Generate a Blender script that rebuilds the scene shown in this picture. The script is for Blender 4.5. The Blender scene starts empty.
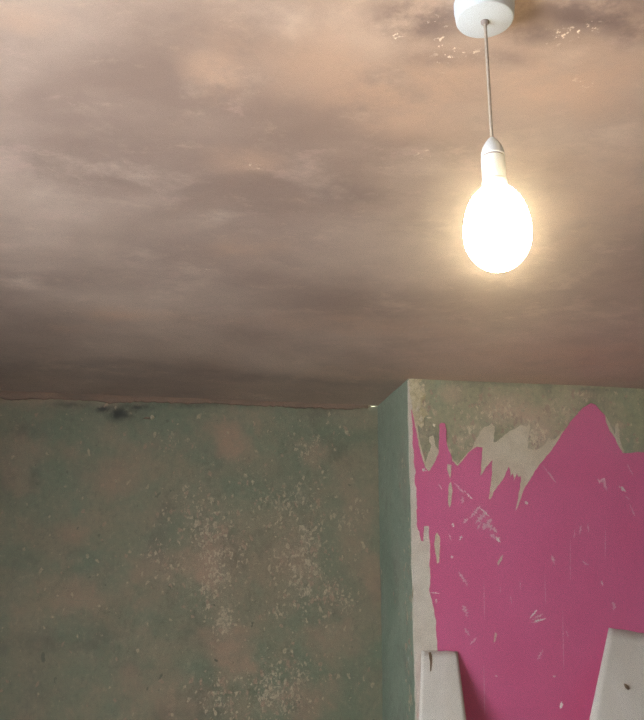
import bpy, bmesh, math, random
import numpy as np
from mathutils import Vector, Matrix
from mathutils.geometry import tessellate_polygon

sc = bpy.context.scene
C = sc.collection
random.seed(7)

# ------------------------------------------------------------------ camera
CAM = np.array([0.0, 0.0, 1.68])
F_PX, PITCH, YAW, ROLL = 850.0, 0.2729, 0.1707, 0.0015
cy, sy, cp, sp = math.cos(YAW), math.sin(YAW), math.cos(PITCH), math.sin(PITCH)
FWD = np.array([sy * cp, cy * cp, sp])
_R = np.array([cy, -sy, 0.0]); _U = np.cross(_R, FWD)
RGT = math.cos(ROLL) * _R + math.sin(ROLL) * _U
UPV = -math.sin(ROLL) * _R + math.cos(ROLL) * _U
cam = bpy.data.cameras.new('camera')
cam.sensor_fit = 'VERTICAL'; cam.sensor_height = 24.0; cam.sensor_width = 24.0
cam.lens = F_PX / 720.0 * 24.0
cam.clip_start = 0.02
cam_o = bpy.data.objects.new('camera', cam); C.objects.link(cam_o)
m = Matrix(((RGT[0], UPV[0], -FWD[0], CAM[0]), (RGT[1], UPV[1], -FWD[1], CAM[1]),
            (RGT[2], UPV[2], -FWD[2], CAM[2]), (0, 0, 0, 1)))
cam_o.matrix_world = m
sc.camera = cam_o

# ------------------------------------------------------------------ room sizes
H = 2.40                              # ceiling height
YB, YC, XR = 3.167, 2.718, 0.767      # back wall, chimney breast front, chimney breast side
XC2 = 2.17                            # far side of the chimney breast
XL, XRW, YN = -1.40, 3.30, -1.50      # window wall, right wall, near wall
LX, LY = 0.3565, 0.866                # pendant
WIN = (-0.25, 1.25, 0.85, 2.05)        # window y0,y1,z0,z1 in the left wall

# ------------------------------------------------------------------ light
w = bpy.data.worlds.new('overcast_sky'); sc.world = w; w.use_nodes = True
bg = w.node_tree.nodes['Background']
bg.inputs[0].default_value = (0.90, 0.95, 1.0, 1)
bg.inputs[1].default_value = 25.5
pl = bpy.data.lights.new('window_portal', 'AREA'); pl.shape = 'RECTANGLE'
pl.size = WIN[1] - WIN[0]; pl.size_y = WIN[3] - WIN[2]
pl.cycles.is_portal = True
plo = bpy.data.objects.new('window_portal', pl); C.objects.link(plo)
plo.location = (XL - 0.24, (WIN[0] + WIN[1]) / 2, (WIN[2] + WIN[3]) / 2)
plo.rotation_euler = Vector((1, 0, 0)).to_track_quat('-Z', 'Z').to_euler()
BULB_STRENGTH = 46.0
HAZE = 0.10
sc.view_settings.view_transform = 'Standard'
sc.view_settings.look = 'None'
sc.view_settings.gamma = 1.0
sc.view_settings.use_curve_mapping = False
sc.view_settings.exposure = 0.22
sc.cycles.use_denoising = True
sc.cycles.denoising_prefilter = 'NONE'
sc.cycles.max_bounces = 10
sc.cycles.diffuse_bounces = 6
sc.cycles.sample_clamp_indirect = 6.0

# ------------------------------------------------------------------ helpers
def ray(x, y):
    d = FWD * F_PX + RGT * (x - 322.0) + UPV * (360.0 - y)
    return d / np.linalg.norm(d)
def on_y(x, y, Y):
    d = ray(x, y); t = (Y - CAM[1]) / d[1]; p = CAM + d * t
    return p
def on_z(x, y, Z=H):
    d = ray(x, y); t = (Z - CAM[2]) / d[2]; return CAM + d * t
def on_x(x, y, X):
    d = ray(x, y); t = (X - CAM[0]) / d[0]; return CAM + d * t
def lamp_z(y):                       # height on the pendant's axis that shows at image row y
    lo, hi = 1.5, 2.5
    for _ in range(50):
        mid = (lo + hi) / 2; v = np.array([LX, LY, mid]) - CAM
        yy = 360 - F_PX * (v @ UPV) / (v @ FWD)
        if yy > y: lo = mid
        else: hi = mid
    return lo
def link(name, verts, faces, mat, parent=None, smooth=False):
    me = bpy.data.meshes.new(name); me.from_pydata([tuple(v) for v in verts], [], faces); me.update()
    if smooth: me.polygons.foreach_set('use_smooth', [True] * len(me.polygons))
    o = bpy.data.objects.new(name, me); C.objects.link(o)
    if mat: me.materials.append(mat)
    if parent: o.parent = parent
    return o
def structure(o, label=None, cat=None):
    o['kind'] = 'structure'
    if label: o['label'] = label
    if cat: o['category'] = cat
    return o
def tag(o, label, cat, group=None):
    o['label'] = label; o['category'] = cat
    if group: o['group'] = group
    return o
def boxes(name, lst, mat, parent=None):
    vs, fs = [], []
    for (a, b, c, d, e, f) in lst:
        k = len(vs)
        vs += [(a, c, e), (b, c, e), (b, d, e), (a, d, e), (a, c, f), (b, c, f), (b, d, f), (a, d, f)]
        fs += [tuple(k + i for i in q) for q in ((3, 2, 1, 0), (4, 5, 6, 7), (0, 1, 5, 4), (1, 2, 6, 5), (2, 3, 7, 6), (3, 0, 4, 7))]
    return link(name, vs, fs, mat, parent)

# numpy value noise ---------------------------------------------------------
def vnoise(u, v, seed=0):
    iu, iv = np.floor(u).astype(np.int64), np.floor(v).astype(np.int64)
    fu, fv = u - iu, v - iv
    fu = fu * fu * (3 - 2 * fu); fv = fv * fv * (3 - 2 * fv)
    def h(a, b):
        n = (a * 374761393 + b * 668265263 + seed * 974711) & 0x7fffffff
        n = ((n ^ (n >> 13)) * 1274126177) & 0x7fffffff
        return ((n ^ (n >> 16)) & 0xffff) / 65535.0
    return (h(iu, iv) * (1 - fu) + h(iu + 1, iv) * fu) * (1 - fv) + (h(iu, iv + 1) * (1 - fu) + h(iu + 1, iv + 1) * fu) * fv
def fbm(u, v, seed=0, octaves=5):
    s, a, t = 0, 0.5, 0
    for k in range(octaves):
        s = s + a * vnoise(u * 2 ** k + 17.3 * k, v * 2 ** k - 9.1 * k, seed + k); t += a; a *= 0.5
    return s / t

def blobs(U, V, lst, rough=0.6, seed=3, freq=14):
    """soft stains (u, v, ru, rv, strength) with noisy outlines"""
    out = np.zeros_like(U)
    n = fbm(U * freq, V * freq, seed) - 0.5
    for (u, v, ru, rv, s) in lst:
        d = np.sqrt(((U - u) / ru) ** 2 + ((V - v) / rv) ** 2) + n * 2 * rough
        out = np.maximum(out, s * np.clip(1.35 - d, 0, 1))
    return np.clip(out, 0, 1)

def grid(name, us, vs, place, relief, masks, mat, parent=None):
    """dense surface; place(U,V,R) gives xyz; masks(U,V) -> r,g,b stain, glint and shade maps stored as the 'stains' attribute"""
    U, V = np.meshgrid(us, vs)
    R = relief(U, V)
    P = np.stack(place(U, V, R), -1).reshape(-1, 3)
    nu, nv = len(us), len(vs)
    i = np.arange((nv - 1) * nu).reshape(nv - 1, nu)[:, :-1].ravel()
    Fq = np.stack([i, i + 1, i + nu + 1, i + nu], -1)
    me = bpy.data.meshes.new(name)
    me.vertices.add(len(P)); me.vertices.foreach_set('co', P.astype(np.float32).ravel())
    me.loops.add(Fq.size); me.loops.foreach_set('vertex_index', Fq.astype(np.int32).ravel())
    me.polygons.add(len(Fq)); me.polygons.foreach_set('loop_start', np.arange(0, Fq.size, 4, dtype=np.int32))
    me.polygons.foreach_set('use_smooth', np.ones(len(Fq), dtype=bool))
    me.update(calc_edges=True); me.validate()
    r, g, b = masks(U, V)
    col = np.stack([r, g, b, np.ones_like(r)], -1).reshape(-1, 4).astype(np.float32)
    at = me.attributes.new('stains', 'FLOAT_COLOR', 'POINT'); at.data.foreach_set('color', col.ravel())
    me.materials.append(mat)
    o = bpy.data.objects.new(name, me); C.objects.link(o)
    if parent: o.parent = parent
    return o

# ------------------------------------------------------------------ materials
def lin(r, g, b):
    f = lambda c: (c / 255 / 12.92) if c / 255 <= 0.04045 else ((c / 255 + 0.055) / 1.055) ** 2.4
    return (f(r), f(g), f(b), 1)
class NT:
    def __init__(s, name):
        s.mat = bpy.data.materials.new(name); s.mat.use_nodes = True
        s.t = s.mat.node_tree; s.b = s.t.nodes['Principled BSDF']
        s.co = s.t.nodes.new('ShaderNodeTexCoord')
    def n(s, ty, **kw):
        nd = s.t.nodes.new(ty)
        for k, v in kw.items(): setattr(nd, k, v)
        return nd
    def l(s, a, b): s.t.links.new(a, b)
    def mapped(s, scale=(1, 1, 1), rot=(0, 0, 0), loc=(0, 0, 0)):
        mp = s.n('ShaderNodeMapping'); mp.inputs['Scale'].default_value = scale
        mp.inputs['Rotation'].default_value = rot; mp.inputs['Location'].default_value = loc
        s.l(s.co.outputs['Object'], mp.inputs[0]); return mp.outputs[0]
    def noise(s, scale, detail=6, rough=0.6, vec=None, dist=0):
        nd = s.n('ShaderNodeTexNoise'); nd.inputs['Scale'].default_value = scale
        nd.inputs['Detail'].default_value = detail; nd.inputs['Roughness'].default_value = rough
        nd.inputs['Distortion'].default_value = dist
        s.l(vec if vec else s.co.outputs['Object'], nd.inputs['Vector']); return nd.outputs['Fac']
    def ramp(s, v, a, b, lo=0.0, hi=1.0):
        nd = s.n('ShaderNodeMapRange', interpolation_type='SMOOTHSTEP'); s.l(v, nd.inputs[0])
        for i, x in zip((1, 2, 3, 4), (a, b, lo, hi)): nd.inputs[i].default_value = x
        return nd.outputs[0]
    def math(s, op, a, b=None):
        nd = s.n('ShaderNodeMath', operation=op)
        for i, x in ((0, a), (1, b)):
            if x is None: continue
            if isinstance(x, (int, float)): nd.inputs[i].default_value = x
            else: s.l(x, nd.inputs[i])
        return nd.outputs[0]
    def mix(s, fac, a, b):
        nd = s.n('ShaderNodeMix', data_type='RGBA')
        for i, x in ((0, fac), (6, a), (7, b)):
            if isinstance(x, (int, float, tuple)): nd.inputs[i].default_value = x
            else: s.l(x, nd.inputs[i])
        return nd.outputs[2]
    def stains(s):
        a = s.n('ShaderNodeAttribute', attribute_name='stains'); sp_ = s.n('ShaderNodeSeparateColor')
        s.l(a.outputs['Color'], sp_.inputs[0]); return sp_.outputs
    def finish(s, col, rough=0.8, bump=None, strength=0.2, dist=0.002, spec=0.3):
        if isinstance(col, tuple): s.b.inputs['Base Color'].default_value = col
        else: s.l(col, s.b.inputs['Base Color'])
        if isinstance(rough, float): s.b.inputs['Roughness'].default_value = rough
        else: s.l(rough, s.b.inputs['Roughness'])
        s.b.inputs['Specular IOR Level'].default_value = spec
        if bump is not None:
            bp = s.n('ShaderNodeBump'); bp.inputs['Strength'].default_value = strength
            bp.inputs['Distance'].default_value = dist; s.l(bump, bp.inputs['Height']); s.l(bp.outputs[0], s.b.inputs['Normal'])
        return s.mat

def mat_ceiling():
    s = NT('bare_ceiling_plaster')
    r, g, b = s.stains()[:3]
    big = s.noise(1.5, 6, 0.6, s.mapped((1.0, 1.25, 1), (0, 0, 0.15)), 0.15)
    mid = s.noise(5.5, 8, 0.68, s.mapped((1.0, 1.2, 1), (0, 0, -0.2)), 0.1)
    c = s.mix(s.ramp(big, 0.32, 0.68), lin(152, 131, 119), lin(190, 169, 153))
    c = s.mix(s.ramp(mid, 0.50, 0.74, 0, 0.6), c, lin(212, 191, 173))
    c = s.mix(s.ramp(s.noise(4.2, 7, 0.7, s.mapped((1, 1.2, 1), (0, 0, 0.5), (3, 1, 0)), 0.2), 0.52, 0.72, 0, 0.38), c, lin(136, 116, 105))
    c = s.mix(s.ramp(s.noise(13, 8, 0.75, s.mapped((1, 1.3, 1), (0, 0, 0.2), (1, 7, 0)), 0.1), 0.56, 0.74, 0, 0.4), c, lin(212, 188, 166))
    c = s.mix(s.ramp(s.noise(7, 8, 0.7, s.mapped((1, 1.3, 1), (0, 0, 0.3), (9, 2, 0)), 0.1), 0.58, 0.66, 0, 0.35), c, lin(198, 170, 158))
    warm = s.math('MULTIPLY', r, s.ramp(s.noise(9, 6, 0.7), 0.3, 0.62))
    c = s.mix(warm, c, lin(196, 165, 142))
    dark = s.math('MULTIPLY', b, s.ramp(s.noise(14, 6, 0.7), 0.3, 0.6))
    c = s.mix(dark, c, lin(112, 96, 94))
    spec = s.math('MULTIPLY', g, s.ramp(s.noise(110, 3, 0.6), 0.585, 0.63))
    c = s.mix(spec, c, lin(244, 232, 214))  # painted glints, near white
    h = s.math('ADD', s.noise(8, 6, 0.6, s.mapped((1, 1.3, 1), (0, 0, 0.1))), s.math('MULTIPLY', s.noise(120, 3, 0.6), 0.12))
    return s.finish(c, s.ramp(mid, 0.3, 0.7, 0.50, 0.72), h, 0.35, 0.004, 0.35)

def mat_green(name, base_a, base_b, stain, fleck, fl_lo=0.60, fl_scale=70, stain_amt=1.0):
    s = NT(name)
    r, g, b = s.stains()[:3]
    big = s.noise(3.2, 6, 0.65, None, 0.7)
    c = s.mix(s.ramp(big, 0.36, 0.64), base_a, base_b)
    fine = s.noise(22, 7, 0.7, s.mapped((1, 1, 0.75)))
    c = s.mix(s.ramp(fine, 0.5, 0.75, 0, 0.42), c, stain)
    c = s.mix(s.ramp(s.noise(8, 7, 0.72, s.mapped((1, 1, 0.8), (0, 0, 0), (5, 2, 1)), 0.3), 0.50, 0.68, 0, 0.6), c, lin(110, 104, 90))
    c = s.mix(s.ramp(s.noise(6, 7, 0.72, s.mapped((1, 1, 0.7), (0, 0, 0), (1, 8, 3)), 0.3), 0.55, 0.70, 0, 0.55), c, lin(126, 150, 126))
    c = s.mix(s.ramp(s.noise(40, 6, 0.75, s.mapped((1, 1, 0.8), (0, 0, 0), (2, 8, 3))), 0.55, 0.72, 0, 0.45), c, lin(96, 94, 80))
    gr = s.noise(58, 6, 0.78, s.mapped((1, 1, 0.85), (0, 0, 0), (7, 3, 2)))
    c = s.mix(s.ramp(gr, 0.54, 0.66, 0, 0.30), c, fleck)
    c = s.mix(s.ramp(gr, 0.48, 0.34, 0, 0.45), c, lin(88, 88, 74))
    st = s.math('MULTIPLY', r, s.ramp(s.noise(15, 7, 0.72), 0.28, 0.62, 0.25, stain_amt))
    c = s.mix(st, c, stain)
    # scraped flecks: everywhere a few, many where the g map is high
    n1 = s.noise(fl_scale, 5, 0.7, s.mapped((1, 1, 0.7)))
    n2 = s.noise(fl_scale * 0.42, 6, 0.75, s.mapped((1, 1, 0.7), (0, 0, 0), (4, 4, 4)))
    c = s.mix(s.ramp(s.math('ADD', n2, s.math('MULTIPLY', g, 0.13)), fl_lo + 0.02, fl_lo + 0.16, 0, 0.5), c, s.mix(0.5, stain, fleck))
    thr = s.math('ADD', n1, s.math('MULTIPLY', g, 0.17))
    c = s.mix(s.ramp(thr, fl_lo + 0.075, fl_lo + 0.15, 0, 0.85), c, fleck)
    drk = s.math('MULTIPLY', b, s.ramp(s.noise(26, 6, 0.7), 0.3, 0.55))
    c = s.mix(drk, c, lin(48, 50, 46))
    h = s.math('ADD', s.noise(18, 7, 0.65), s.math('MULTIPLY', n1, 0.4))
    return s.finish(c, 0.78, h, 0.4, 0.004, 0.25)

M_CEIL = mat_ceiling()
M_BACK = mat_green('green_distemper_plaster', lin(124, 136, 112), lin(150, 143, 118), lin(184, 152, 128), lin(208, 194, 168), 0.575, 85, 0.85)
M_SIDE = mat_green('green_distemper_return', lin(130, 148, 128), lin(146, 160, 140), lin(160, 148, 132), lin(200, 204, 198), 0.62, 60, 0.7)
M_FRONT = mat_green('olive_scraped_plaster', lin(160, 162, 128), lin(184, 176, 144), lin(208, 180, 156), lin(228, 214, 186), 0.55, 60)

def mat_pink():
    s = NT('pink_wallpaper_face')
    st = s.noise(1.0, 4, 0.6, s.mapped((60, 60, 1.6)))
    c = s.mix(s.ramp(s.noise(2.2, 4, 0.6), 0.35, 0.65), lin(220, 104, 150), lin(226, 112, 158))
    c = s.mix(s.ramp(st, 0.60, 0.80, 0, 0.35), c, lin(222, 140, 170))
    c = s.mix(s.ramp(s.noise(26, 6, 0.7, s.mapped((1, 1, 0.5))), 0.66, 0.78, 0, 0.28), c, lin(226, 158, 178))
    return s.finish(c, 0.62, s.noise(60, 4, 0.6, s.mapped((1, 1, 0.4))), 0.12, 0.001, 0.3)
M_PINK = mat_pink()
def mat_plain(name, a, b, scale=20, rough=0.75, bump=0.2, vec=(1, 1, 1), dist=0.002):
    s = NT(name)
    n = s.noise(scale, 6, 0.65, s.mapped(vec))
    return s.finish(s.mix(s.ramp(n, 0.35, 0.65), a, b), rough, n, bump, dist)
M_BACKING = mat_plain('cream_backing_paper', lin(214, 201, 174), lin(226, 214, 190), 30)
M_STRIP = mat_plain('pale_backing_paper', lin(220, 210, 192), lin(232, 224, 208), 26)
M_FLECK = mat_plain('scraped_cream_fleck', lin(176, 164, 138), lin(206, 192, 166), 130)
M_FLECK2 = mat_plain('scraped_pinkish_fleck', lin(166, 140, 118), lin(186, 160, 138), 130)
M_FLECK3 = mat_plain('dark_green_fleck', lin(86, 92, 76), lin(100, 104, 86), 130)
M_FLAP = mat_plain('cream_paper_reverse', lin(236, 231, 218), lin(243, 239, 229), 12, 0.75, 0.1, (1, 1, 0.3))
M_TEAR = mat_plain('brown_torn_paper', lin(120, 98, 74), lin(142, 118, 90), 60)
M_SCR = mat_plain('scratched_wall_plaster', lin(140, 136, 116), lin(156, 148, 128), 90)
M_PALE = mat_plain('scuffed_pink_paper', lin(230, 170, 188), lin(240, 206, 208), 90)
M_CHIP = mat_plain('crumbling_cream_plaster', lin(190, 176, 130), lin(224, 212, 180), 55, 0.85, 0.5, (1, 1, 1), 0.004)
M_BAND = mat_plain('brown_undercoat_plaster', lin(122, 102, 86), lin(152, 122, 102), 16, 0.85, 0.4, (0.5, 1, 1.5), 0.004)
M_PAINT = mat_plain('plain_cream_wall_paint', lin(176, 168, 152), lin(190, 182, 166), 4)
M_FLOOR = mat_plain('bare_floorboard', lin(150, 120, 90), lin(176, 146, 112), 5, 0.6, 0.2, (8, 0.6, 1))
M_GLOSS = mat_plain('white_gloss_paint', lin(226, 226, 222), lin(234, 234, 230), 8, 0.35, 0.05)
M_WHITE = mat_plain('white_moulded_plastic', lin(184, 193, 201), lin(190, 199, 207), 6, 0.42, 0.02)
M_CORD = mat_plain('pale_cord_sleeve', lin(150, 138, 126), lin(166, 154, 142), 200, 0.6)
M_DARK = mat_plain('shadowed_grey_plastic', lin(120, 110, 106), lin(132, 122, 118), 30)
def mat_bulb():
    s = NT('lit_frosted_bulb')
    s.b.inputs['Base Color'].default_value = (0.9, 0.88, 0.82, 1)
    s.b.inputs['Emission Color'].default_value = (1.0, 0.76, 0.44, 1)
    s.b.inputs['Emission Strength'].default_value = BULB_STRENGTH
    return s.mat
M_BULB = mat_bulb()
def mat_pane():
    s = NT('window_glass')
    tr = s.n('ShaderNodeBsdfTransparent'); gl = s.n('ShaderNodeBsdfGlossy'); gl.inputs['Roughness'].default_value = 0.02
    mx = s.n('ShaderNodeMixShader'); mx.inputs[0].default_value = 0.06
    s.l(tr.outputs[0], mx.inputs[1]); s.l(gl.outputs[0], mx.inputs[2])
    s.l(mx.outputs[0], s.t.nodes['Material Output'].inputs['Surface'])
    return s.mat
M_PANE = mat_pane()

# ------------------------------------------------------------------ room shell
def ax(a, b, step): return np.linspace(a, b, max(2, int(round((b - a) / step)) + 1))
def zpt(x, y): p = on_z(x, y); return p[0], p[1]

warm = [zpt(218, 78) + (0.045, 0.05, 0.9), zpt(225, 100) + (0.04, 0.03, 0.7), zpt(330, 70) + (0.16, 0.10, 0.6), zpt(400, 95) + (0.15, 0.10, 0.75),
        zpt(250, 165) + (0.06, 0.05, 0.6), zpt(125, 316) + (0.13, 0.07, 0.8), zpt(75, 330) + (0.06, 0.05, 0.5), zpt(560, 90) + (0.14, 0.1, 0.75),
        zpt(350, 325) + (0.3, 0.09, 0.5), zpt(480, 380) + (0.6, 0.10, 0.65), zpt(600, 360) + (0.5, 0.16, 0.55), zpt(35, 22) + (0.05, 0.03, 0.6),
        zpt(245, 250) + (0.09, 0.06, 0.55), zpt(605, 200) + (0.2, 0.2, 0.45)]
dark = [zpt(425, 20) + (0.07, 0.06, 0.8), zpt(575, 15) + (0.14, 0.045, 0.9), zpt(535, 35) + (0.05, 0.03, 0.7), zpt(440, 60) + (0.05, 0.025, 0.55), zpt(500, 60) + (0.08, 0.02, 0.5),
        zpt(340, 195) + (0.08, 0.04, 0.45), zpt(300, 380) + (0.6, 0.07, 0.5), zpt(60, 370) + (0.5, 0.14, 0.5)]  # last two put the shade towards the back wall into the colour
glint_specks = [zpt(x, y) + (r_, r_, 1) for x, y, r_ in ((437, 28, .014), (440, 45, .014), (452, 57, .020), (444, 66, .016), (459, 52, .012), (474, 55, .008), (583, 86, .018), (557, 40, .016), (575, 34, .014), (592, 30, .010), (424, 156, .012), (255, 168, .012), (395, 40, .01), (70, 312, .016), (207, 272, .014))]  # pale specks, mostly sparkles on damp plaster painted as colour
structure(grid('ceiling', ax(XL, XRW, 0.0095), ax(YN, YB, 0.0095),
     lambda U, V, R: (U, V, H + R),
     lambda U, V: (fbm(U * 1.3, V * 1.8, 11) - 0.5) * 0.012 + (fbm(U * 7, V * 11, 21) - 0.5) * 0.003 + 0.003,
     lambda U, V: (blobs(U, V, warm, 0.7, 5, 9), blobs(U, V, glint_specks, 0.5, 6, 60), blobs(U, V, dark, 0.6, 8, 12)),
     M_CEIL))

def bpt(x, y): p = on_y(x, y, YB); return p[0], p[2]
b_st = [bpt(230, 440) + (0.09, 0.06, 1), bpt(315, 450) + (0.05, 0.04, 0.7), bpt(110, 470) + (0.16, 0.10, 0.6), bpt(40, 400) + (0.2, 0.03, 0.7), bpt(90, 600) + (0.2, 0.05, 0.6), bpt(215, 560) + (0.09, 0.09, 0.9),
        bpt(225, 655) + (0.08, 0.08, 0.9), bpt(170, 690) + (0.12, 0.08, 0.7), bpt(360, 510) + (0.08, 0.14, 0.55), bpt(330, 640) + (0.07, 0.06, 0.7), bpt(20, 460) + (0.1, 0.12, 0.5), bpt(75, 535) + (0.05, 0.03, 0.8),
        bpt(300, 700) + (0.12, 0.06, 0.6), bpt(150, 570) + (0.06, 0.06, 0.6), bpt(280, 560) + (0.1, 0.1, 0.5), bpt(370, 575) + (0.05, 0.1, 0.6)]
b_fl = [bpt(300, 570) + (0.09, 0.12, 1), bpt(215, 570) + (0.06, 0.10, 0.9), bpt(310, 448) + (0.05, 0.04, 0.9), bpt(285, 500) + (0.12, 0.07, 0.55), bpt(210, 535) + (0.07, 0.06, 0.8), bpt(345, 600) + (0.05, 0.05, 0.6),
        bpt(280, 690) + (0.10, 0.08, 0.9), bpt(220, 700) + (0.05, 0.06, 0.9), bpt(160, 560) + (0.07, 0.05, 0.5), bpt(190, 505) + (0.07, 0.05, 0.6), bpt(170, 440) + (0.05, 0.03, 0.5), bpt(225, 620) + (0.03, 0.05, 0.9), bpt(350, 520) + (0.05, 0.05, 0.6)]
b_dk = [bpt(124, 414) + (0.070, 0.026, 1), bpt(104, 409) + (0.05, 0.018, 1), bpt(75, 405) + (0.08, 0.012, 0.7), bpt(140, 407) + (0.08, 0.014, 0.9), bpt(190, 405) + (0.10, 0.012, 0.7), bpt(200, 404) + (0.2, 0.008, 0.55), bpt(35, 475) + (0.02, 0.05, 0.45), bpt(330, 408) + (0.1, 0.008, 0.5), bpt(25, 430) + (0.03, 0.03, 0.4)]
def back_relief(U, V): return (fbm(U * 2, V * 2, 31) - 0.5) * 0.014 + (fbm(U * 14, V * 14, 41) - 0.5) * 0.004
wall_back = structure(grid('wall_back', ax(XL, XR + 0.02, 0.0065), ax(0, H + 0.012, 0.0065),
     lambda U, V, R: (U, YB + R, V),
     back_relief,
     lambda U, V: (blobs(U, V, b_st, 1.3, 5, 16), blobs(U, V, b_fl, 1.2, 6, 24), blobs(U, V, b_dk, 0.6, 8, 30)),
     M_BACK))

def spt(x, y): p = on_x(x, y, XR); return p[1], p[2]
s_st = [spt(403, 480) + (0.06, 0.15, 0.5), spt(398, 560) + (0.06, 0.1, 0.4)]
s_fl = [spt(409, 655) + (0.02, 0.06, 1), spt(410, 700) + (0.025, 0.06, 1), spt(407, 590) + (0.02, 0.1, 0.6), spt(404, 460) + (0.02, 0.04, 0.5), spt(411, 560) + (0.015, 0.1, 0.7)]
def side_relief(U, V): return ((fbm(U * 3, V * 3, 51) - 0.5) * 0.012 + (fbm(U * 14, V * 14, 61) - 0.5) * 0.003) * np.clip((U - YC) / 0.06, 0, 1)
wall_side = structure(grid('wall_chimney_side', ax(YC, YB + 0.02, 0.0065), ax(0, H + 0.012, 0.0065),
     lambda U, V, R: (XR + R, U, V), side_relief,
     lambda U, V: (blobs(U, V, s_st, 0.5, 5, 8), blobs(U, V, s_fl, 0.7, 6, 30), np.zeros_like(U)), M_SIDE))

def cpt(x, y): p = on_y(x, y, YC); return p[0], p[2]
c_st = [cpt(500, 410) + (0.10, 0.06, 0.8), cpt(530, 415) + (0.10, 0.05, 0.9), cpt(540, 435) + (0.05, 0.05, 1), cpt(450, 395) + (0.05, 0.03, 0.7), cpt(620, 425) + (0.02, 0.015, 0.8), cpt(585, 395) + (0.03, 0.015, 0.7)]
c_fl = [cpt(475, 430) + (0.04, 0.06, 0.75), cpt(535, 435) + (0.06, 0.05, 0.9), cpt(500, 415) + (0.10, 0.05, 0.65), cpt(420, 400) + (0.03, 0.07, 1), cpt(462, 440) + (0.03, 0.05, 0.7), cpt(560, 410) + (0.06, 0.05, 0.5), cpt(580, 394) + (0.03, 0.012, 0.9)]
c_dk = [cpt(600, 390) + (0.12, 0.006, 0.35), cpt(510, 384) + (0.2, 0.006, 0.35)]
front_u = ax(XR, XC2, 0.0065)
wall_front = structure(grid('wall_chimney_front', front_u, ax(0, H + 0.012, 0.0065),
     lambda U, V, R: (U, YC + np.abs(R), V),
     lambda U, V: (fbm(U * 18, V * 18, 71) - 0.3) * 0.004 * np.clip((U - XR) / 0.05, 0, 1),
     lambda U, V: (blobs(U, V, c_st, 0.7, 5, 14), blobs(U, V, c_fl, 0.8, 6, 30), blobs(U, V, c_dk, 0.6, 8, 30)),
     M_FRONT))
# the unseen rest of the room
structure(boxes('wall_chimney_return', [(XC2 - 0.01, XC2, YC + 0.004, YB, 0, H)], M_PAINT))
structure(boxes('wall_alcove', [(XC2, XRW, YB, YB + 0.1, 0, H)], M_PAINT))
structure(boxes('wall_right', [(XRW, XRW + 0.1, YN, YB + 0.1, 0, H)], M_PAINT))
structure(boxes('wall_near', [(XL, XRW, YN - 0.1, YN, 0, H)], M_PAINT))
y0, y1, z0, z1 = WIN
structure(boxes('wall_left', [(XL - 0.25, XL, YN - 0.1, y0, 0, H), (XL - 0.25, XL, y1, YB + 0.1, 0, H),
                              (XL - 0.25, XL, y0, y1, 0, z0), (XL - 0.25, XL, y0, y1, z1, H)], M_PAINT))
structure(boxes('floor', [(XL, XRW, YN, YB + 0.1, -0.05, 0)], M_FLOOR))
fr = structure(boxes('window_1', [(XL - 0.16, XL - 0.10, y0, y0 + 0.06, z0, z1), (XL - 0.16, XL - 0.10, y1 - 0.06, y1, z0, z1),
      (XL - 0.16, XL - 0.10, y0 + 0.06, y1 - 0.06, z0, z0 + 0.06), (XL - 0.16, XL - 0.10, y0 + 0.06, y1 - 0.06, z1 - 0.06, z1),
      (XL - 0.16, XL - 0.10, (y0 + y1) / 2 - 0.025, (y0 + y1) / 2 + 0.025, z0 + 0.06, z1 - 0.06)], M_GLOSS))
for a, b in ((y0 + 0.06, (y0 + y1) / 2 - 0.025), ((y0 + y1) / 2 + 0.025, y1 - 0.06)):
    link('pane', [(XL - 0.13, a, z0 + 0.06), (XL - 0.13, b, z0 + 0.06), (XL - 0.13, b, z1 - 0.06), (XL - 0.13, a, z1 - 0.06)], [(0, 1, 2, 3)], M_PANE, fr)
boxes('window_sill', [(XL - 0.10, XL + 0.05, y0 - 0.05, y1 + 0.05, z0 - 0.03, z0)], M_GLOSS, fr)

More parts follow.
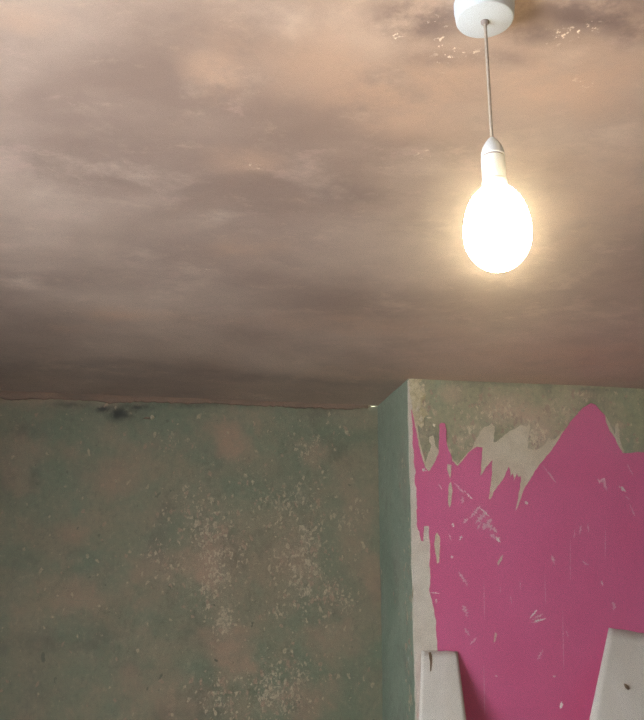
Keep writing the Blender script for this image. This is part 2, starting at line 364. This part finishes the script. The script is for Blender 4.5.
# ------------------------------------------------------------------ thin layers on the chimney breast
def jag(poly, amp=0.6, step=3.0, seed=0, closed=True):
    """subdivide a pixel outline and roughen it a little, as torn paper is"""
    rnd = random.Random(seed); out = []
    n = len(poly)
    for i in range(n):
        if not closed and i == n - 1:
            out.append(poly[i]); break
        a, b = poly[i], poly[(i + 1) % n]
        L = math.hypot(b[0] - a[0], b[1] - a[1]); k = max(1, min(40, int(L / step)))
        ux, uy = (b[0] - a[0]) / (L + 1e-6), (b[1] - a[1]) / (L + 1e-6)
        for j in range(k):
            t = j / k; o = rnd.uniform(-amp, amp) if j else 0
            out.append((a[0] + (b[0] - a[0]) * t - uy * o, a[1] + (b[1] - a[1]) * t + ux * o))
    return out
def area(p): return sum(p[i][0] * p[(i + 1) % len(p)][1] - p[(i + 1) % len(p)][0] * p[i][1] for i in range(len(p))) / 2
def sheet(name, loops, out, thick, mat, parent=None, axis='Y', plane=YC):
    """flat torn sheet from loops of (u, z) in metres: first the outline, then holes. Its face stands 'out' proud of the wall."""
    flat = [Vector((u, v, 0)) for L in loops for (u, v) in L]
    tris = tessellate_polygon([[Vector((u, v, 0)) for (u, v) in L] for L in loops])
    vs = []
    P = (lambda u, v, d: (u, plane - d, v)) if axis == 'Y' else (lambda u, v, d: (plane - d, u, v))
    vs += [P(q.x, q.y, out) for q in flat]; n = len(vs)
    vs += [P(q.x, q.y, out - thick) for q in flat]
    fs = []
    for t in tris:
        a, b, c = (flat[i] for i in t)
        s = (b.x - a.x) * (c.y - a.y) - (c.x - a.x) * (b.y - a.y)
        if axis == 'X': s = -s
        fs.append(tuple(t) if s > 0 else tuple(reversed(t)))
    k = 0
    for L in loops:
        for i in range(len(L)):
            a, b = k + i, k + (i + 1) % len(L)
            fs.append((a, b, b + n, a + n))
        k += len(L)
    o = link(name, vs, fs, mat, parent)
    bm = bmesh.new(); bm.from_mesh(o.data); bmesh.ops.recalc_face_normals(bm, faces=bm.faces)
    bm.to_mesh(o.data); bm.free()
    return o
def C2(poly): return [cpt(x, y) for x, y in poly]

pink_px = [(411, 409), (414, 420), (416, 432), (419, 447), (422, 458), (424.8, 467), (428.6, 471.5), (433.2, 464.5), (438.5, 454), (439, 440), (439.2, 424.5), (441, 423), (445, 423.5),
  (446.3, 430), (446.3, 440), (447.5, 447), (450, 453), (452, 461), (457.6, 466), (463, 460), (469, 452), (472, 450), (476.7, 446.7), (482.5, 447.5), (481.7, 458.3), (480.3, 476), (486, 467), (492.5, 460),
  (491.7, 466.7), (491.3, 480), (488.3, 498.3), (490, 499.7), (495, 490), (502.5, 480), (508.3, 466.7), (510, 470), (509.7, 477.5), (512.5, 473.3), (513.7, 481.7), (516.7, 473.3), (518.3, 477.5),
  (520.5, 475.8), (520, 486.7), (517.5, 500), (515, 511), (517.5, 508), (521.7, 495), (525, 486.7), (530, 480), (534.2, 471.7), (543.3, 460), (551.7, 450), (558.3, 440), (563.3, 431.7), (568.3, 425),
  (573.3, 418.3), (583.3, 407.5), (590.8, 403.3), (595, 404.7), (600, 410.8), (605, 415.8), (605.8, 422.5), (610, 431.7), (615, 438.3), (617.5, 445), (622.5, 453.3), (626.7, 453.3), (633.3, 452.5), (644, 452.5),
  (668, 455), (690, 447), (705, 462), (722, 470)]
pink_left = [(456, 800), (450, 720), (444, 690), (440, 665), (437.5, 650), (437, 640), (435.8, 630), (436, 620), (432, 600), (429.5, 592), (430, 580), (430, 572), (429.5, 560), (430, 548), (429, 535), (429, 526.5), (427, 526), (424, 526.5),
  (423.3, 533), (423.5, 541.5), (421, 541), (419.5, 532), (417, 527), (416.5, 515), (417, 500), (416.5, 490), (414.5, 480), (415.5, 470), (413.5, 462), (414, 455), (412.5, 445), (413, 434), (411.8, 420)]
zb = 0.12
outline = C2(jag(pink_px, 0.45, 2.5, 3, False))
ur = XC2 - 0.004
for k in range(1, 60):                                  # on past the frame, ragged, to the far corner
    u = outline[-1][0] + 0.02
    if u > ur: break
    outline.append((u, 2.02 + 0.10 * float(fbm(np.array([u * 5.0]), np.array([4.0]), 13)[0])))
outline += [(ur, outline[-1][1]), (ur, zb)]
left = C2(jag(pink_left, 0.5, 2.5, 4, False))
outline += [(left[0][0], zb)] + left
slits = [[(447.3, 464), (451.5, 465), (451.2, 471), (450, 481), (448.5, 474), (447, 469)],
         [(448.5, 485), (451, 481.5), (452.5, 490), (451, 503), (449.5, 508), (448, 503), (448.3, 492)],
         [(437, 532), (440, 537), (439.6, 549.5), (439.3, 561.6), (437, 564), (435, 552.5), (434, 545), (435, 535.6)],
         [(500.5, 556.5), (503.3, 554.5), (502, 560), (498, 566), (497, 563)], [(495, 632), (497, 634), (495.5, 641), (493.5, 643), (494, 637)]]
slit_loops = [C2(jag(s_, 0.3, 2, 20 + i)) for i, s_ in enumerate(slits)]
wp = bpy.data.objects.new('torn_wallpaper', None); C.objects.link(wp); wp.location = (0, 0, 0)
tag(wp, 'bright pink wallpaper with ragged torn top edge on the chimney breast', 'wallpaper')
sheet('pink_face', [outline] + slit_loops, 0.0016, 0.0008, M_PINK, wp)
# cream backing left on the wall where the pink face tore away
big_px = [(471.7, 450), (475.8, 440), (481.7, 430), (484.2, 426.7), (488.3, 426.3), (491.7, 423.3), (494.7, 426.7), (494.2, 433.3), (493.3, 442.5), (496.7, 441.7), (503.3, 435.8), (511.7, 430), (515, 429), (520, 425), (526.7, 426.7), (529.7, 421.7),
  (530.3, 426.7), (528.3, 438.3), (527.5, 448.3), (531.7, 449.7), (536.7, 449.7), (543.3, 445.8), (549.2, 437.5), (551.7, 442.5), (558.3, 435.8), (563.3, 430.8), (566, 431), (552, 455), (536, 476), (526, 492), (519, 514), (513, 514), (512, 492), (496, 496), (492, 503), (486, 502), (487, 478), (478, 480), (478, 452)]
scraps = [big_px,
  [(429.4, 436.8), (433.2, 435.2), (435.5, 446), (439.5, 451), (434.2, 466), (428.6, 473), (423.8, 467.3), (427.8, 455), (431.6, 446), (428.9, 441.3)],
  [(605, 415), (607, 418), (610, 425), (613.5, 431), (615.5, 438), (612, 438), (606, 428)],
  [(615.5, 425), (617.5, 422.5), (618.7, 430), (620.3, 441.7), (623.8, 451.7), (622, 456), (616, 446), (616.2, 441.7), (614.7, 435)],
  [(411, 408), (413.5, 414), (416.3, 424), (419, 438), (422, 450), (426, 465), (428, 473), (423, 470), (417, 450), (413, 430)],
  [(452, 461), (451, 456), (453.5, 460), (457.5, 464), (463, 458.5), (470, 450.5), (474, 446), (478, 445), (480, 450), (468, 458), (458, 470), (450, 466)],
  [(446, 441), (448, 444), (448.5, 450), (451, 449), (451.5, 452), (450.5, 456), (454, 470), (446, 470)],
  [(446.5, 462), (454, 462), (453, 475), (450, 484), (447, 480), (446, 468)],
  [(447, 484), (451, 479.5), (454, 490), (452.5, 505), (449.5, 510), (446.5, 504)],
  [(437, 530), (441.5, 537), (441, 562), (437, 566), (433.5, 552.5), (432.5, 545), (433.5, 535)],
  [(500, 554), (505, 553), (503, 562), (497, 568), (495, 563)], [(495, 630), (499, 634), (496, 643), (492, 645), (492, 637)]]
for i, s_ in enumerate(scraps):
    o = sheet('backing_scrap', [C2(jag(s_, 0.45, 2.2, 40 + i))], 0.0006 + 0.00005 * i, 0.0014, M_BACKING, wp)
    if i == 0: o['label'] = 'cream backing patch with long torn spikes'
# long cream strip beside the chimney corner
strip = [(408.6, 380), (410, 384), (410.3, 396), (412, 404), (412.6, 420), (414, 434), (413.5, 445), (415, 455), (414.5, 462), (416.5, 470), (415.5, 480), (417.5, 490), (418, 500), (417.5, 515), (418, 524), (421, 530), (423, 538),
  (423, 524), (430, 524), (431, 548), (431.5, 575), (434, 598), (438, 620), (439, 650), (446, 690), (453, 720), (459, 800)]
right = C2(jag(strip, 0.5, 2.5, 60, False))
pol = right + [(right[-1][0], zb), (XR + 0.0004, zb), (XR + 0.0004, right[0][1])]
sheet('backing_strip', [pol], 0.0008, 0.0012, M_STRIP, wp)['label'] = 'cream backing strip along the corner'
# scuffs and scratches in the pink face: ragged slivers (x, y, length, width, angle from image x, pale?)
scuffs = [(463, 579, 17, 3.2, 58, 1), (549, 474, 22, 1.6, 52, 1), (526, 503, 4, 3, 40, 0), (601, 481, 9, 6, 20, 1), (605, 486, 10, 3, 75, 1), (622, 489, 9, 2.6, 38, 0), (627, 498, 5, 2, 40, 1), (632, 510, 13, 2, 68, 1), (630, 470, 14, 1.4, 62, 1),
  (580, 530, 10, 2, 100, 1), (574, 534, 8, 1.6, 95, 1), (588, 528, 9, 1.6, 85, 1), (553, 560, 10, 3, 75, 1), (465, 611, 12, 4, 70, 1), (467, 632, 9, 3, 60, 1), (473, 641, 10, 2, -50, 1), (533, 614, 11, 2, 130, 0), (537, 617, 13, 2.2, 150, 1), (540, 620, 12, 2, 165, 0), (535, 622, 9, 1.6, 175, 1),
  (540, 655, 12, 3, -60, 1), (554, 676, 3, 2.4, 0, 0), (496, 676, 2.4, 2, 0, 0), (561, 705, 8, 2.4, -75, 0), (602, 583, 5, 3, 80, 0), (613, 606, 8, 3.4, 80, 1), (452, 557, 3, 2.6, 0, 0), (435, 593, 10, 1, 4, 0), (436, 601, 4, 2, 80, 0), (453, 525, 4, 2.4, 80, 0), (460.5, 538, 5, 2.4, -60, 0),
  (459, 488, 14, 2, 48, 1), (468, 495, 12, 1.8, 45, 0), (462, 500, 7, 3, 90, 1), (465, 521, 7, 3, -45, 1), (475, 512, 16, 3, -50, 1), (481, 517, 18, 4, -48, 1), (484, 512, 14, 1.6, 42, 0), (487, 524, 14, 5, -50, 1), (492, 528, 13, 5, 40, 1), (495, 537, 12, 4, 20, 1), (479, 526, 9, 1.6, -60, 1), (498, 540, 7, 2, 50, 0),
  (450, 537, 7, 1.6, 70, 1), (440, 487, 8, 1.2, 60, 1), (511, 600, 8, 1, 80, 1), (567, 634, 7, 1.4, 70, 1), (585, 563, 8, 2, 30, 1), (520, 585, 9, 1, 85, 1), (424, 470, 5, 3, 20, 0), (500, 590, 7, 1, 88, 1), (545, 590, 30, 0.8, 88, 1), (484, 600, 40, 0.8, 89, 1), (484, 690, 50, 0.9, 89, 1), (563, 640, 60, 0.8, 89, 1), (570, 560, 40, 0.8, 90, 1), (605, 545, 30, 0.8, 91, 1)]
svs, sfs, smi = [], [], []
for i, (x, y, L, W, A, pale) in enumerate(scuffs):
    rnd = random.Random(900 + i); ca, sa = math.cos(math.radians(A)), math.sin(math.radians(A)); n = max(7, int(L * 1.2))
    top, bot = [], []
    for j in range(n + 1):
        t = j / n; hw = W * 0.68 * math.sin(math.pi * min(max(t, 0.06), 0.94)) ** 0.7
        for lst, sg in ((top, -1), (bot, 1)):
            a = (t - 0.5) * L; b = sg * hw * rnd.uniform(0.0, 1.25) + 0.12 * W * math.sin(j * 1.7 + i)
            lst.append(cpt(x + a * ca - b * sa, y + a * sa + b * ca))
    k = len(svs)
    for (u, v), (u2, v2) in zip(top, bot):
        svs += [(u, YC - 0.0018 - 2e-5 * (i % 9), v), (u2, YC - 0.0018 - 2e-5 * (i % 9), v2)]
    for j in range(n):
        q = (k + 2 * j, k + 2 * j + 1, k + 2 * j + 3, k + 2 * j + 2)
        sfs.append(q); smi.append(pale)
so = link('scuff_marks', svs, sfs, M_FLAP, wp); so.data.materials.append(M_PALE)
so.data.polygons.foreach_set('material_index', smi); so['kind'] = 'stuff'

# flecks of old paint left proud on the scraped walls
def flecks(name, n, clusters, spread_box, relief, plane, parent, seed, smin, smax, place, frac=0.6, keep=lambda u, v: True):
    rnd = random.Random(seed); vs, fs, mi = [], [], []
    wts = [c[2] * c[3] * c[4] for c in clusters]
    got = 0
    while got < n:
        if rnd.random() < frac:
            c = rnd.choices(clusters, wts)[0]
            u, v = rnd.gauss(c[0], c[2] * 0.95), rnd.gauss(c[1], c[3] * 0.95); dk = False
        else:
            u, v = rnd.uniform(spread_box[0], spread_box[1]), rnd.uniform(spread_box[2], spread_box[3]); dk = rnd.random() < 0.12 and plane == YB
        if not (spread_box[0] < u < spread_box[1] and spread_box[2] < v < spread_box[3]) or not keep(u, v): continue
        got += 1
        sz = smin + (smax - smin) * rnd.random() ** 3; el = rnd.uniform(0.7, 2.2); th = rnd.uniform(-0.6, 0.6)
        d = float(relief(np.array([u]), np.array([v]))[0]) - 0.0008 - 0.0004 * rnd.random()
        k = len(vs); m_ = rnd.choice((7, 8, 9))
        for q in range(m_):
            a = 2 * math.pi * q / m_; r_ = sz * rnd.uniform(0.28, 1.3)
            x_, y_ = r_ * math.cos(a), r_ * el * math.sin(a)
            vs.append(place(u + x_ * math.cos(th) - y_ * math.sin(th), v + x_ * math.sin(th) + y_ * math.cos(th), d))
        fs.append(tuple(range(k, k + m_))); mi.append(2 if dk else (0 if rnd.random() < 0.6 else 1))
    o = link(name, vs, fs, M_FLECK, parent); o.data.materials.append(M_FLECK2); o.data.materials.append(M_FLECK3)
    o.data.polygons.foreach_set('material_index', mi); o['kind'] = 'stuff'
xb0 = bpt(0, 400)[0]
flecks('paint_flecks', 2600, b_fl, (xb0 - 0.3, XR - 0.01, 1.0, 2.37), back_relief, YB, wall_back, 5, 0.0016, 0.0085, lambda u, v, d: (u, YB + d, v), 0.68)
def front_relief(U, V): return np.abs((fbm(U * 18, V * 18, 71) - 0.3) * 0.004 * np.clip((U - XR) / 0.05, 0, 1))
flecks('paint_flecks', 700, c_fl, (XR + 0.01, cpt(660, 400)[0], 2.10, 2.395), front_relief, YC, wall_front, 6, 0.0016, 0.009, lambda u, v, d: (u, YC + d * 0.5, v), 0.6)
flecks('paint_flecks', 160, s_fl, (YC + 0.005, YB - 0.01, 1.2, 2.38), side_relief, XR, wall_side, 7, 0.002, 0.012, lambda u, v, d: (XR + d, u, v), 0.8)

# faint scratches across the back wall
svs, sfs = [], []
for i, (x, y, L, W, A) in enumerate([(50, 588, 60, 0.9, 2), (75, 599, 55, 0.9, 8), (85, 617, 45, 0.9, 7), (190, 641, 60, 1.0, -6), (40, 615, 30, 0.8, 3), (175, 523, 20, 0.9, 70), (118, 490, 22, 0.8, 75)]):
    rnd = random.Random(1200 + i); ca, sa = math.cos(math.radians(A)), math.sin(math.radians(A)); n = 14; k = len(svs)
    for j in range(n + 1):
        a = (j / n - 0.5) * L; hw = W / 2 * rnd.uniform(0.3, 1.0) * math.sin(math.pi * min(max(j / n, 0.05), 0.95))
        for sg in (-1, 1):
            u, v = bpt(x + a * ca - sg * hw * sa + rnd.uniform(-.1, .1), y + a * sa + sg * hw * ca + 1.2 * math.sin(j * 0.3)); svs.append((u, YB - 0.0085, v))
    sfs += [(k + 2 * j, k + 2 * j + 1, k + 2 * j + 3, k + 2 * j + 2) for j in range(n)]
so = link('scratch_marks', svs, sfs, M_SCR, wall_back); so['kind'] = 'stuff'

# crumbling plaster on the corner above the paper
def lump(name, pts, mat, parent, bulge=0.006, seed=0, plane=YC):
    """low ragged lump of plaster on the wall from a (u, z) outline"""
    rnd = random.Random(seed); n = len(pts)
    cx = sum(p[0] for p in pts) / n; cz = sum(p[1] for p in pts) / n
    vs = [(u, plane + 0.002, v) for u, v in pts]
    vs += [(cx + (u - cx) * 0.75, plane - bulge * rnd.uniform(0.4, 0.9), cz + (v - cz) * 0.75) for u, v in pts]
    vs += [(cx + (u - cx) * 0.35, plane - bulge * rnd.uniform(0.6, 1.2), cz + (v - cz) * 0.35) for u, v in pts]
    vs.append((cx, plane - bulge * 0.8, cz))
    fs = []
    for i in range(n):
        j = (i + 1) % n
        fs += [(i, j, n + j, n + i), (n + i, n + j, 2 * n + j, 2 * n + i), (2 * n + i, 2 * n + j, 3 * n)]
    o = link(name, vs, fs, mat, parent)
    bm = bmesh.new(); bm.from_mesh(o.data); bmesh.ops.recalc_face_normals(bm, faces=bm.faces); bm.to_mesh(o.data); bm.free()
    return o
patch = [(409.2, 377.5), (414, 380), (416, 376.5), (419, 379), (424, 377), (421, 382), (418, 385), (420, 390), (424, 393), (425.5, 398), (422, 402), (421, 407), (426, 409), (428, 415), (424, 418), (424, 424), (421, 428), (418, 424), (416.5, 430), (415, 420), (412.5, 410), (411, 398), (409.4, 392)]
sheet('plaster_patch', [[(max(u, XR + 0.001), v) for u, v in C2(jag(patch, 0.9, 1.6, 66))]], 0.0022, 0.004, M_CHIP, wall_front)
chips = [(413, 382, 2.5, 4), (418, 378.5, 3, 1.4), (421, 396, 3.4, 3), (418, 409, 3, 4), (421, 419, 2.4, 4), (430, 417.5, 2.6, 1), (434.5, 425, 1.6, 2)]
for i, (x, y, rx, ry) in enumerate(chips):
    rnd = random.Random(300 + i)
    pts = [(max(XR + 0.001, u), v) for u, v in C2([(x + rx * rnd.uniform(0.6, 1.25) * math.cos(a), y + ry * rnd.uniform(0.6, 1.25) * math.sin(a)) for a in [k * math.pi / 6 for k in range(12)]])]
    lump('plaster_chip', pts, M_CHIP if i < 3 else M_BACKING, wall_front, 0.0045, 400 + i)
# ragged corner edge: thin cream skin wrapped round the corner onto the side face
edge = []
rnd = random.Random(55)
zt, zbm = H - 0.005, 0.12
N = 150
for i in range(N + 1):
    t = i / N; z = zt + (zbm - zt) * t
    wdt = 0.010 + 0.010 * float(vnoise(np.array([i * 0.45]), np.array([3.0]), 5)[0]) + (0.008 if z < 1.80 else 0)
    edge.append((YC - 0.0008 + wdt + rnd.uniform(-0.003, 0.003), z))
pol = [(YC - 0.0008, zt)] + edge + [(YC - 0.0008, zbm)]
sheet('corner_skin', [pol], 0.0010, 0.0010, M_STRIP, wp, axis='X', plane=XR)

# ragged brown strip of undercoat along the top of the back wall
top, bot = [], []
NB = 170
for i in range(NB + 1):
    t = i / NB; x = XL + 0.02 + (XR - 0.06 - XL) * t
    px_hint = (x - bpt(0, 400)[0]) / (bpt(370, 400)[0] - bpt(0, 400)[0])
    hgt = 0.016 + 0.024 * float(fbm(np.array([x * 9.0]), np.array([2.0]), 77)[0]) - 0.02 * max(0, min(1, px_hint)) + rnd.uniform(-0.003, 0.003)
    top.append((x, H + 0.003)); bot.append((x, H - max(0.006, hgt)))
vs, fs = [], []
for (x, z), (x2, z2) in zip(top, bot):
    o_ = 0.0065 + 0.004 * float(vnoise(np.array([x * 40]), np.array([1.0]), 9)[0])
    zm = (z + z2) / 2
    vs += [(x, YB - o_ - 0.002, z), (x, YB - o_, zm), (x2, YB - o_ + 0.001, z2 + 0.002), (x2, YB + 0.006, z2)]
for i in range(NB):
    for j in range(3):
        a = i * 4 + j; fs.append((a, a + 1, a + 5, a + 4))
link('undercoat_strip', vs, fs, M_BAND, wall_back)
# little white crumbs on that strip near the inner corner
for i, (x, y, rx, ry) in enumerate([(369, 405.5, 3, 1), (376, 405, 2, 0.9), (284, 405, 1.2, 2), (147, 418, 4, 1.4), (152, 417, 2.5, 2.4)]):
    rnd2 = random.Random(700 + i)
    pts = [bpt(x + rx * rnd2.uniform(0.7, 1.2) * math.cos(a), y + ry * rnd2.uniform(0.7, 1.2) * math.sin(a)) for a in [k * math.pi / 4 for k in range(8)]]
    lump('plaster_crumb', pts, M_BACKING if i in (0, 1, 4) else M_BAND, wall_back, 0.009, 710 + i, YB)

# ------------------------------------------------------------------ peeled flaps folded down from the chimney breast
def flap(name, top_px, bot_px, depth_out, label, zlow, tear=None, spot=None):
    """sheet of paper peeled off: a fold against the wall, then hanging down and outwards"""
    (xl, yl), (xr, yr) = top_px
    nU, nV = 10, 26
    A = np.array(on_y(xl, yl, YC)); B = np.array(on_y(xr, yr, YC))
    # lower corners in view: on the plane standing depth_out off the wall
    Lq = np.array(on_y(bot_px[0][0], bot_px[0][1], YC - depth_out)); Rq = np.array(on_y(bot_px[1][0], bot_px[1][1], YC - depth_out))
    vs = []
    th = 0.0022
    for j in range(nV + 1):
        t = j / nV * 3.2                                        # t = 1 at the frame's lower edge, then on below it
        for i in range(nU + 1):
            u = i / nU
            top = A * (1 - u) + B * u; low = Lq * (1 - u) + Rq * u
            z = top[2] + (low[2] - top[2]) * t
            x = top[0] + (low[0] - top[0]) * min(t, 1.4)
            out = 0.006 + depth_out * (t if t < 1 else 1 + 0.5 * math.sin((t - 1) * 1.2))
            if j == 0: out = 0.006
            out += 0.0015 * math.sin(u * math.pi) * min(1, t)      # gentle cupping
            vs.append((x, YC - out, z + 0.0012 * math.sin(17 * u + 3 * i) * (1 if j == 0 else 0)))
    n = len(vs); W1 = nU + 1
    fs = []
    cut = set()
    if tear is not None: cut = {(tear, 0), (tear, 1)}
    for j in range(nV):
        for i in range(nU):
            fs.append((j * W1 + i, (j + 1) * W1 + i, (j + 1) * W1 + i + 1, j * W1 + i + 1))
    o = link(name, vs, fs, M_FLAP, None, True)
    md = o.modifiers.new('thickness', 'SOLIDIFY'); md.thickness = th; md.offset = -1
    o.data.materials.append(M_PINK); md.material_offset = 1; md.material_offset_rim = 0   # the reverse is cream, the face behind pink
    tag(o, label, 'wallpaper flap', 'peeled wallpaper flaps')
    return o
f1 = flap('wallpaper_flap', ((421, 650.5), (456.8, 651)), ((418.5, 720), (465.8, 720)), 0.10, 'narrow cream flap of peeled wallpaper with a small split, beside the chimney corner', 0.9)
f2 = flap('wallpaper_flap', ((608, 627.5), (668, 637)), ((588.5, 720), (690, 722)), 0.10, 'wide cream flap of peeled wallpaper with a dark spot, at the right', 0.9)
# split in the narrow flap and the spot on the wide one: small brown torn marks lying on their sheets
def on_flap(px, t_out): return on_y(px[0], px[1], YC - t_out)
def mark(parent, pts, name, label, f, eps=0.0032):
    P = []
    for (x, y) in pts:
        P.append(on_y(x, y, YC - f(x, y) - eps))
    vs = [tuple(p) for p in P]; n = len(vs)
    vs += [(p[0], p[1] + 0.0025, p[2]) for p in P]
    fs = [tuple(range(n))] + [(i, (i + 1) % n, n + (i + 1) % n, n + i) for i in range(n)]
    o = link(name, vs, fs, M_TEAR, parent); o['label'] = label
    bm = bmesh.new(); bm.from_mesh(o.data); bmesh.ops.recalc_face_normals(bm, faces=bm.faces); bm.to_mesh(o.data); bm.free()
f1out = lambda x, y: 0.006 + 0.10 * (y - 650.8) / 69 + 0.0015 * math.sin(math.pi * (x - 421) / 37) * min(1, (y - 650) / 69)
f2out = lambda x, y: 0.006 + 0.10 * (y - 631) / 90 + 0.003
mark(f1, [(428.6, 652.5), (431, 652), (432, 656), (432, 662), (431.2, 671.5), (430.2, 671), (430, 662)], 'split', 'brown split in the flap', f1out)
mark(f2, [(624, 683.5), (626, 684), (628.5, 686), (630, 689), (628.5, 690), (625.5, 688)], 'spot', 'small brown spot', f2out)

# ------------------------------------------------------------------ pendant light
def lathe(name, prof, mat, parent, seg=40, cx=LX, cy_=LY, caps=True):
    vs, fs = [], []
    for (r, z) in prof:
        for k in range(seg):
            a = 2 * math.pi * k / seg; vs.append((cx + r * math.cos(a), cy_ + r * math.sin(a), z))
    for j in range(len(prof) - 1):
        for k in range(seg):
            fs.append((j * seg + k, j * seg + (k + 1) % seg, (j + 1) * seg + (k + 1) % seg, (j + 1) * seg + k))
    if caps:
        fs.append(tuple(range(seg))[::-1]); fs.append(tuple((len(prof) - 1) * seg + k for k in range(seg)))
    o = link(name, [(x - parent.location.x, y - parent.location.y, z - parent.location.z) for x, y, z in vs], fs, mat, parent, True)
    bm = bmesh.new(); bm.from_mesh(o.data); bmesh.ops.recalc_face_normals(bm, faces=bm.faces)
    for e in bm.edges:
        if len(e.link_faces) == 2 and e.calc_face_angle(0) > 0.6: e.smooth = False
    bm.to_mesh(o.data); bm.free()
    return o
pend = bpy.data.objects.new('pendant_light', None); C.objects.link(pend); pend.location = (LX, LY, H)
tag(pend, 'white ceiling rose and cord with a bare glowing light bulb', 'pendant light')
zr = H - 0.0215
rose = lathe('ceiling_rose', [(0.0378, H + 0.006), (0.0378, H - 0.005), (0.0370, H - 0.009), (0.0362, zr + 0.003), (0.0350, zr + 0.0008), (0.0332, zr), (0.006, zr - 0.0008)], M_WHITE, pend, 64)
grip = lathe('cord_grip', [(0.0055, zr + 0.001), (0.0052, zr - 0.003), (0.0036, zr - 0.005)], M_DARK, pend, 20)
grip.parent = rose
zh_top, zh_ring, zh_ring2 = lamp_z(138), lamp_z(157), lamp_z(181)
lathe('cord', [(0.0020, zr + 0.002), (0.0020, zr - 0.05), (0.0020, zh_top - 0.008)], M_CORD, pend, 14)
hr = 0.0142
cap = [(0.0028, zh_top), (0.0050, zh_top - 0.002), (0.0085, zh_top - 0.007), (0.0118, zh_top - 0.013), (0.0136, zh_top - 0.019), (hr, zh_ring + 0.0012), (hr - 0.0012, zh_ring + 0.0002)]
lathe('holder_cap', cap, M_WHITE, pend, 40)
lathe('holder_groove', [(hr - 0.0014, zh_ring + 0.001), (hr - 0.0014, zh_ring - 0.002)], M_DARK, pend, 40)
lathe('holder_body', [(hr - 0.001, zh_ring - 0.0012), (hr, zh_ring - 0.002), (hr, zh_ring2 + 0.001), (hr - 0.001, zh_ring2)], M_WHITE, pend, 40)
lathe('holder_skirt', [(hr + 0.0004, zh_ring2 - 0.0005), (hr + 0.0008, zh_ring2 - 0.002), (hr + 0.0008, zh_ring2 - 0.008), (hr - 0.002, zh_ring2 - 0.009)], M_WHITE, pend, 40)
zb_top, zb_bot = zh_ring2 - 0.006, lamp_z(270.5)
Rb = 0.0395; zc = zb_bot + 0.046; hu = zb_top - zc
prof = [(0.0125, zb_top + 0.004)]
for k in range(1, 33):                                   # rounded shoulder above the widest ring, round end below
    a = math.pi * k / 33 - math.pi / 2                   # -pi/2 top .. pi/2 bottom
    z = zc - math.sin(a) * (hu if a < 0 else zc - zb_bot)
    r = Rb * math.cos(a) ** (0.92 if a < 0 else 1.0)
    if z > zc: r = max(r, 0.0135)
    prof.append((r, z))
prof.append((0.0008, zb_bot))
lathe('light_bulb', prof, M_BULB, pend, 40)['label'] = 'glowing warm white bulb'

# ------------------------------------------------------------------ haze volume added for the glow around the bulb
if HAZE > 0:
    hz = boxes('glow_haze', [(XL + 0.01, XRW - 0.01, YN + 0.01, YB + 0.03, 0.01, H + 0.02)], None)
    hm = bpy.data.materials.new('bulb_glow_air'); hm.use_nodes = True
    nt = hm.node_tree; nt.nodes.remove(nt.nodes['Principled BSDF'])
    vsn = nt.nodes.new('ShaderNodeVolumeScatter'); vsn.inputs['Density'].default_value = HAZE
    vsn.inputs['Color'].default_value = (0.95, 0.93, 0.9, 1); vsn.inputs['Anisotropy'].default_value = 0.9
    nt.links.new(vsn.outputs[0], nt.nodes['Material Output'].inputs['Volume'])
    hz.data.materials.append(hm); hz['kind'] = 'stuff'
    tag(hz, 'thin haze added for the halo around the bulb', 'haze')
